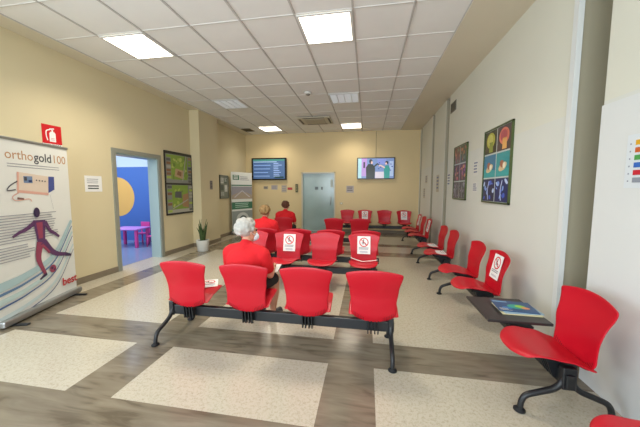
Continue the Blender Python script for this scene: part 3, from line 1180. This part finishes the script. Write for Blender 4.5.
tag(link('television_cable', to_mesh(bm, 'cable', mats=[mat('cable_beige', 'a4977a', .6)])), 'thin cable running from the bright television up to the ceiling', 'cable')

def far_notice(label, xc, z0, w_, h_, c, barc, name='wall_notice', cat='notice'):
    o = sheet_thing(name, label, cat, (xc, YB - .002, z0), 0, w_, h_, c)
    a = Art().bars(-w_ * .38, w_ * .38, h_ * .75, 3, h_ * .25, h_ * .1, barc, .2, int(abs(xc * 100)))
    a.build('printed_text', o, -.003)
    return o


CARD = mat('lilac_grey_card', 'b3a9a6', .5)
far_notice('small grey notice under the blue list screen, left one of the row', -3.70, 1.52, .17, .10, mat('grey_card', 'a09688', .5), DK)
far_notice('small pale lilac notice under the blue list screen, in the middle of the row', -3.37, 1.50, .24, .16, CARD, GREYINK)
far_notice('pale sheet beside the red arrow sign left of the far door', -3.0, 1.40, .20, .26, mat('pale_card', 'b9ab98', .5), GREYINK)
o = far_notice('small red arrow sign left of the far door', -2.78, 1.49, .18, .09, mat('card_red', 'b04848', .5), SIGNRED, 'arrow_sign', 'sign')
o = thing('wall_keypad', 'dark green upright control box left of the far door', 'control box', (-2.52, YB, 1.40), 0)
boxmesh('housing', (0, -.02, .15), (.09, .04, .30), mat('keypad_olive', '4f4c2c', .4), o, .005)
a = Art()
for k in range(4):
    a.rect(-.025, .05 + k * .055, .025, .085 + k * .055, mat('keypad_pale', '8d8a5e', .5))
a.build('key', o, -.0405)
far_notice('lilac-grey notice right of the far door', -.60, 1.40, .26, .24, CARD, DK)
o = thing('wall_switch', 'small beige light switch low right of the far door', 'switch', (-.90, YB, .98), 0)
boxmesh('switch_plate', (0, -.005, .04), (.12, .01, .08), mat('switch_beige', 'c2b58f', .4), o, .003)
boxmesh('rocker', (0, -.012, .04), (.04, .008, .05), FRM, o, .002)

# ------------------------------------------------------------------ right wall things
GOLDG = mat('frame_green_gold', '4e5b34', .35, metal=.3)


def six_pic(label, yc, z0, wd, ht, kind):
    o = thing('picture_poster', label, 'poster', (XR - .002, yc, z0), RZR)
    boxmesh('backing_board', (0, -.008, ht / 2), (wd, .014, ht), mat('poster_pale_mount', 'b9c2bd', .4), o)
    bm = bmesh.new()
    for s in (-1, 1):
        box(bm, (s * wd / 2, -.012, ht / 2), (.022, .026, ht + .022))
        box(bm, (0, -.012, ht / 2 + s * ht / 2), (wd + .022, .026, .022))
    link('frame', to_mesh(bm, 'frame', mats=[GOLDG]), o)
    cw, ch = (wd - .05) / 2, (ht - .07) / 3
    R = random.Random(3)
    for r in range(3):
        for cidx in range(2):
            x0 = -wd / 2 + .015 + cidx * (cw + .02)
            z = .015 + (2 - r) * (ch + .02)
            xc, zc = x0 + cw / 2, z + ch / 2
            a = Art()
            if kind == 0:
                base = [['2a2d20', '42323a'], ['1f6f90', '1f8b90'], ['171b48', '14215c']][r][cidx]
            else:
                base = [['6b4034', '34483c'], ['4a1f30', '4d2040'], ['4a4456', '3c4048']][r][cidx]
            a.rect(x0, z, x0 + cw, z + ch, mat('pic_' + base, base, .3))
            if r == 0 and kind == 0:
                c1 = ['a9a63c', 'd0705c'][cidx]
                a.ell(xc, zc + ch * .08, cw * .36, ch * .34, mat('pic_' + c1, c1, .3))
                a.ell(xc - cw * .03, zc + ch * .1, cw * .25, ch * .24, mat('pic2_' + c1, ['c9c56a', 'b84a5a'][cidx], .3))
                a.poly([(xc - cw * .1, zc - ch * .45), (xc + cw * .22, zc - ch * .45), (xc + cw * .2, zc), (xc - cw * .1, zc)], mat('pic3_' + c1, ['7e8a34', 'd9a35c'][cidx], .3))
                for k in range(5):
                    a.line(bez([(xc - cw * .2 + k * cw * .1, zc + ch * .3), (xc - cw * .16 + k * cw * .09, zc + ch * .1), (xc - cw * .2 + k * cw * .1, zc - ch * .05)], 4), .006, mat('pic_line', '4d4a2a', .3))
            elif r == 1 and kind == 0:
                a.poly([(x0, z), (x0 + cw, z), (x0 + cw, z + ch * .3), (x0, z + ch * .4)], mat('pic_teal_low', '2d9a9a', .3))
                a.ell(xc, zc - ch * .1, cw * .30, ch * .16, mat('pic_sand', 'cbb48a', .3), a=.3)
                a.ell(xc - cw * .05, zc + ch * .02, cw * .16, ch * .15, mat('pic_rust', '9c5a3c', .3), a=-.4)
                a.ell(xc + cw * .1, zc - ch * .05, cw * .1, ch * .12, mat('pic_cream', 'e4dcc2', .3))
            else:
                cols = ['7a9ad8', '3c5cc0', 'b8c8ea'] if kind == 0 else [['c07a55', '5f7a62', '96604c'], ['c04a64', '8e3a8a', 'd08a5a'], ['8a84a0', '6a7280', 'a8a4b4']][r]
                for k in range(11):
                    a.ell(R.uniform(x0 + .03, x0 + cw - .03), R.uniform(z + .04, z + ch - .04), R.uniform(.01, .035), R.uniform(.01, .05), mat('pic_' + cols[k % 3], cols[k % 3], .3), 9, R.random() * 3)
                a.line(bez([(xc, z + .02), (xc - .02, zc), (xc + .02, z + ch - .03)], 4), .02, mat('pic_' + cols[2], cols[2], .3))
            a.build('picture', o, -.016)
    return o


six_pic('larger-looking nearer framed poster of six anatomy and shell pictures on the right wall', 4.09, 1.33, .78, 1.00, 0)
six_pic('farther framed poster of six dark reddish pictures on the right wall', 5.57, 1.33, .70, .99, 1)
BLU = mat('blue_grey_ink', '6f7690', .6)
WW = mat('wall_paper_white', 'd6d4cc', .6)
for lab, y, z0, w_, h_, s in (
        ('upper white notice on the right wall between the two framed posters', 4.83, 1.73, .20, .24, 1),
        ('lower white notice on the right wall between the two framed posters', 4.83, 1.46, .20, .16, 2),
        ('white notice on the right wall just beyond the farther framed poster', 6.30, 1.56, .22, .30, 3),
        ('faint notice on the wall panel past the second recess', 7.25, 1.45, .25, .42, 4),
        ('upper faint notice on the last wall panel before the far wall', 8.60, 1.70, .28, .22, 5),
        ('lower faint notice on the last wall panel before the far wall', 8.85, 1.25, .22, .30, 6)):
    o = sheet_thing('wall_notice', lab, 'notice', (XR - .002, y, z0), RZR, w_, h_, WW if s < 4 else mat('aged_paper', 'b9b09a', .6))
    a = Art().bars(-w_ * .38, w_ * .38, h_ * .8, 4, h_ * .2, h_ * .09, BLU, .2, s)
    a.build('printed_text', o, -.003)
o = thing('wall_vent', 'small dark air grille high on the right wall', 'vent', (XR, 6.18, 3.10), RZR)
boxmesh('vent_frame', (0, -.006, .09), (.34, .012, .19), mat('vent_frame_grey', '6f6a5c', .5), o)
bm = bmesh.new()
for k in range(5):
    box(bm, (0, -.014, .025 + k * .032), (.29, .008, .012))
link('vent_slat', to_mesh(bm, 'vent_slat', mats=[mat('vent_slat_grey', '4c483f', .5)]), o)
# colour bar chart
o = sheet_thing('colour_bar_notice', 'pale sheet of six coloured bars on the near right wall', 'notice', (XR - .014, 2.02, 1.515), RZR, .32, .345, mat('pale_blue_sheet', 'd3d8da', .4))
a = Art()
for k, c in enumerate(('d9a51e', 'c25a24', '4a9a4a', '2f62b4', 'c2202e', '8a8f98')):
    a.rect(-.10, .275 - k * .048, .13, .307 - k * .048, mat('bar_' + c, c, .5))
a.bars(-.135, -.125, .28, 6, .048, .01, GREYINK, 0, 1)
a.build('printed_text', o, -.003)

# ------------------------------------------------------------------ side room furniture
PINK = mat('pink_plastic', 'd84a9c', .35)
PPL = mat('lilac_plastic', 'c58ae0', .35)
o = thing('toy_table', 'small pink and lilac children table seen through the doorway', 'table', (-6.15, 6.28, .004), .15)
bm = bmesh.new()
box(bm, (0, 0, .47), (.74, .56, .035), bev=.01)
link('table_top', to_mesh(bm, 'table_top', mats=[PPL]), o)
for sx in (-1, 1):
    for sy in (-1, 1):
        bm = bmesh.new()
        box(bm, (sx * .31, sy * .22, .228), (.065, .065, .455), bev=.01)
        link('leg', to_mesh(bm, 'leg', mats=[PINK]), o)


def toy_chair(label, loc, rz):
    o = thing('toy_chair', label, 'chair', loc, rz, 'pink children chairs in the side room')
    bm = bmesh.new()
    box(bm, (0, 0, .27), (.28, .27, .025), bev=.008)
    link('seat', to_mesh(bm, 'seat', mats=[PINK]), o)
    bm = bmesh.new()
    box(bm, (0, -.13, .50), (.28, .022, .16), bev=.008)
    for s in (-1, 1):
        box(bm, (s * .125, -.13, .35), (.025, .022, .16))
    link('backrest', to_mesh(bm, 'backrest', mats=[PINK]), o)
    for sx in (-1, 1):
        for sy in (-1, 1):
            bm = bmesh.new()
            tube(bm, [(sx * .11, sy * .11, .26), (sx * .13, sy * .13, 0)], .013, 8)
            link('leg', to_mesh(bm, 'leg', mats=[PINK]), o)


toy_chair('pink children chair at the left end of the toy table', (-6.72, 6.15, .004), -pi / 2 - .2)
toy_chair('pink children chair at the right end of the toy table', (-5.55, 6.42, .004), pi / 2 + .2)
toy_chair('pink children chair standing behind the toy table', (-6.2, 6.72, .004), pi)

# ------------------------------------------------------------------ people
def sph(bm, c, r, s=(1, 1, 1), rot=None):
    res = bmesh.ops.create_uvsphere(bm, u_segments=16, v_segments=12, radius=r)
    vs = res['verts']
    bmesh.ops.scale(bm, vec=s, verts=vs)
    if rot:
        bmesh.ops.rotate(bm, cent=(0, 0, 0), matrix=Euler(rot).to_matrix(), verts=vs)
    bmesh.ops.translate(bm, vec=c, verts=vs)


def limb(bm, pts, n=14):
    """pts: list of (pos, radius); round-ended tapered chain of closed pieces"""
    for (p, r), (q, s) in zip(pts, pts[1:]):
        tube(bm, [p, q], [r, s], n)
    for p, r in pts:
        sph(bm, p, r)


def fuse(bm, name, m, voxel=.008, smooth=4, parent=None):
    me = to_mesh(bm, name, True, [m])
    o = link(name, me, parent)
    r = o.modifiers.new('r', 'REMESH')
    r.mode = 'VOXEL'
    r.voxel_size = voxel
    r.use_smooth_shade = True
    if smooth:
        s = o.modifiers.new('s', 'SMOOTH')
        s.iterations = smooth
        s.factor = .5
    bake(o)
    if not o.data.materials:
        o.data.materials.append(m)
    for p in o.data.polygons:
        p.use_smooth = True
    return o


def hand(bm, wrist, fwd, palm_n, s=1.0, side=1):
    """palm with five bent tapering fingers; fwd = finger direction, palm_n = out of the palm"""
    f = Vector(fwd).normalized()
    n = Vector(palm_n)
    n = (n - f * n.dot(f)).normalized()
    a = f.cross(n) * side
    wv = Vector(wrist)
    for k in range(4):
        off = (-.030 + .020 * k)
        base = wv + f * .085 * s + a * off * s
        tube(bm, [wv + a * off * .6 * s, base], [.013 * s, .012 * s], 10)
        sph(bm, base, .012 * s)
        Lf = (.062, .072, .068, .052)[k] * s
        p = base
        d = f.copy()
        for j, fr in enumerate((.42, .33, .25)):
            d = (d + n * (.35 + .15 * j)).normalized()
            q = p + d * Lf * fr
            tube(bm, [p, q], [(.0095 - .001 * j) * s, (.0085 - .001 * j) * s], 8)
            sph(bm, q, (.0085 - .001 * j) * s)
            p = q
    b0 = wv + f * .025 * s - a * .026 * s
    b1 = b0 + (f * .6 - a * .7 + n * .3).normalized() * .035 * s
    b2 = b1 + (f * .9 - a * .15 + n * .4).normalized() * .030 * s
    limb(bm, [(b0, .014 * s), (b1, .011 * s), (b2, .009 * s)], 8)


def person(label, loc, rz, hair_col, head_turn=0, lean=0.0, long_hair=False, hold=False, bottoms=SHORTS, bare=True, hairm=.0):
    P = thing('person', label, 'person', loc, rz)
    HX, HY, HZ = 0, .045 + lean, 1.065
    turn = Matrix.Rotation(head_turn, 3, 'Z')

    def hp(x, y, z):
        v = turn @ Vector((x, y, z))
        return Vector((HX + v.x, HY + v.y, HZ + v.z))
    bm = bmesh.new()
    # torso core
    sph(bm, (0, -.0, .52), .15, (1.12, .92, .72))
    sph(bm, (0, -.015, .64), .14, (1.05, .82, 1.0))
    sph(bm, (0, -.01 + lean * .4, .78), .15, (1.12, .78, 1.0))
    limb(bm, [((-.15, lean * .7, .875), .058), ((0, lean * .6, .90), .07), ((.15, lean * .7, .875), .058)])
    limb(bm, [((0, lean * .8, .90), .062), ((0, HY - .015, .985), .054)])
    # head: cranium, face, jaw, nose, ears
    sph(bm, hp(0, -.012, .035), .088, (.88, 1.08, 1.0))
    sph(bm, hp(0, .03, -.03), .072, (.86, .85, 1.12))
    sph(bm, hp(0, .055, -.085), .032, (1.1, .8, .8))
    limb(bm, [(hp(0, .088, .012), .008), (hp(0, .106, -.022), .012)], 8)
    for s in (-1, 1):
        sph(bm, hp(s * .077, -.005, -.012), .02, (.45, .8, 1.35))
        sph(bm, hp(s * .011, .097, -.027), .008)
        sph(bm, hp(s * .034, .076, .028), .016, (1.3, .6, .5))
    sph(bm, hp(0, .089, -.054), .012, (1.9, .6, .5))
    # arms
    aL = [((-.185, lean * .6, .85), .050), ((-.235, .06, .64), .040), ((-.15, .27, .60), .026)]
    aR = [((.185, lean * .6, .85), .050), ((.245, .05, .63), .040), ((.17, .27, .62), .026)]
    limb(bm, aL)
    limb(bm, aR)
    hand(bm, (-.148, .275, .60), (.25, 1, -.25) if not hold else (.2, 1, .05), (0, 0, -1) if not hold else (1, 0, .2), 1, -1)
    hand(bm, (.168, .275, .62), (-.25, 1, -.35) if not hold else (-.2, 1, .0), (0, 0, -1) if not hold else (-1, 0, .2), 1, 1)
    # legs
    for s in (-1, 1):
        limb(bm, [((s * .085, .02, .49), .088), ((s * .12, .40, .475), .060), ((s * .115, .42, .30), .052), ((s * .11, .37, .08), .033)])
        limb(bm, [((s * .11, .36, .05), .034), ((s * .115, .47, .035), .030), ((s * .118, .53, .03), .024)])
    body = fuse(bm, 'body', SKIN, .0075, 3, P)
    # eyes
    bm = bmesh.new()
    for s in (-1, 1):
        sph(bm, hp(s * .031, .079, .012), .0115)
    link('eyes', to_mesh(bm, 'eyes', True, [mat('eye', '2b2320', .2)]), P)
    # shirt
    bm = bmesh.new()
    sph(bm, (0, -.005, .53), .158, (1.16, .98, .74))
    sph(bm, (0, -.02, .64), .168, (1.16, .90, 1.0))
    sph(bm, (0, -.018 + lean * .4, .77), .178, (1.18, .80, .95))
    limb(bm, [((-.165, lean * .7, .870), .068), ((0, lean * .55, .893), .080), ((.165, lean * .7, .870), .068)])
    limb(bm, [((0, lean * .7, .90), .075), ((0, lean * .8 + .01, .945), .064)])
    limb(bm, [((-.195, lean * .6, .845), .072), ((-.228, .04, .705), .062)])
    limb(bm, [((.195, lean * .6, .845), .072), ((.232, .035, .70), .062)])
    fuse(bm, 'shirt', SHIRT, .0085, 16, P)
    # shorts or trousers
    bm = bmesh.new()
    sph(bm, (0, .0, .50), .152, (1.14, .98, .60))
    for s in (-1, 1):
        if bare:
            limb(bm, [((s * .088, .02, .495), .098), ((s * .118, .36, .478), .074)])
        else:
            limb(bm, [((s * .088, .02, .495), .096), ((s * .12, .41, .478), .070), ((s * .117, .42, .28), .062), ((s * .112, .38, .10), .050)])
    fuse(bm, 'shorts' if bare else 'trousers', bottoms, .0085, 4, P)
    # shoes
    for s in (-1, 1):
        bm = bmesh.new()
        limb(bm, [((s * .11, .355, .048), .042), ((s * .115, .46, .040), .040), ((s * .119, .545, .034), .033)])
        box(bm, (s * .115, .45, .012), (.075, .25, .022), bev=.008)
        fuse(bm, 'shoe', mat('dark_grey_canvas', '34363c', .7), .006, 3, P)
    # hair: cap over the cranium with clumps
    bm = bmesh.new()
    R = random.Random(int(hair_col, 16) % 97)
    sph(bm, hp(0, -.028, .046), .100, (.93, 1.04, .98))
    for k in range(110):
        th = R.uniform(0, 2 * pi)
        ph = R.uniform(0, 1)
        z = -.55 + 1.5 * ph
        z = min(.97, z)
        rr = math.sqrt(max(0, 1 - z * z))
        x, y = rr * cos(th), rr * sin(th)
        if y > .35 and z < .45:
            continue
        if abs(x) > .75 and z < -.15:
            continue
        sph(bm, hp(x * .088, -.028 + y * .098, .044 + z * .092), R.uniform(.020, .024), (1, 1, 1.2))
    fuse(bm, 'hair', mat('hair_' + hair_col, hair_col, .75, noise=.25, nscale=45, bump=1), .006, 6, P)
    return P, hp


P1, hp = person('white-haired person in red t-shirt and black shorts holding a paper on the nearest bench', (-1.22, 2.63, 0), -.12, 'b4b0a8', head_turn=-.5, lean=.0, hold=True, hairm=.006)
# face mask worn by the white-haired person
bm = bmesh.new()
sph(bm, hp(0, .056, -.056), .064, (1.10, .80, .80))
fuse(bm, 'face_mask', mat('mask_white', 'd7dde2', .8), .006, 2, P1)
bm = bmesh.new()
for s in (-1, 1):
    tube(bm, bez([hp(s * .055, .06, -.04), hp(s * .08, .02, -.02), hp(s * .084, -.012, .0)], 4), .002, 6)
link('mask_strap', to_mesh(bm, 'mask_strap', mats=[mat('mask_white', 'd7dde2', .8)]), P1)
n = thing('paper_sheet', 'folded white paper held by the white-haired person', 'paper', (0, 0, 0), 0)
n.location = P1.matrix_world.translation
Mx = Matrix.Translation((-1.22, 2.63, 0)) @ Matrix.Rotation(-.12, 4, 'Z')
n.matrix_world = Mx @ Matrix.Translation((.07, .37, .60)) @ Matrix.Rotation(.45, 4, 'X')
bm = bmesh.new()
box(bm, (.05, 0, 0), (.17, .13, .002), rot=(0, -.12, 0))
box(bm, (-.10, 0, .008), (.13, .13, .002), rot=(0, .12, 0))
link('sheet', to_mesh(bm, 'sheet', mats=[WHITE]), n)
person('blond-haired person in red seated beyond the second row, nearer of the two', (-1.92, 4.98, 0), 0, '8f7248', head_turn=.05, hold=False, bare=False)
person('brown-haired person in red seated farthest, facing the far door', (-2.10, 6.92, 0), 0, '55301f', head_turn=.1, hold=False, bare=False)
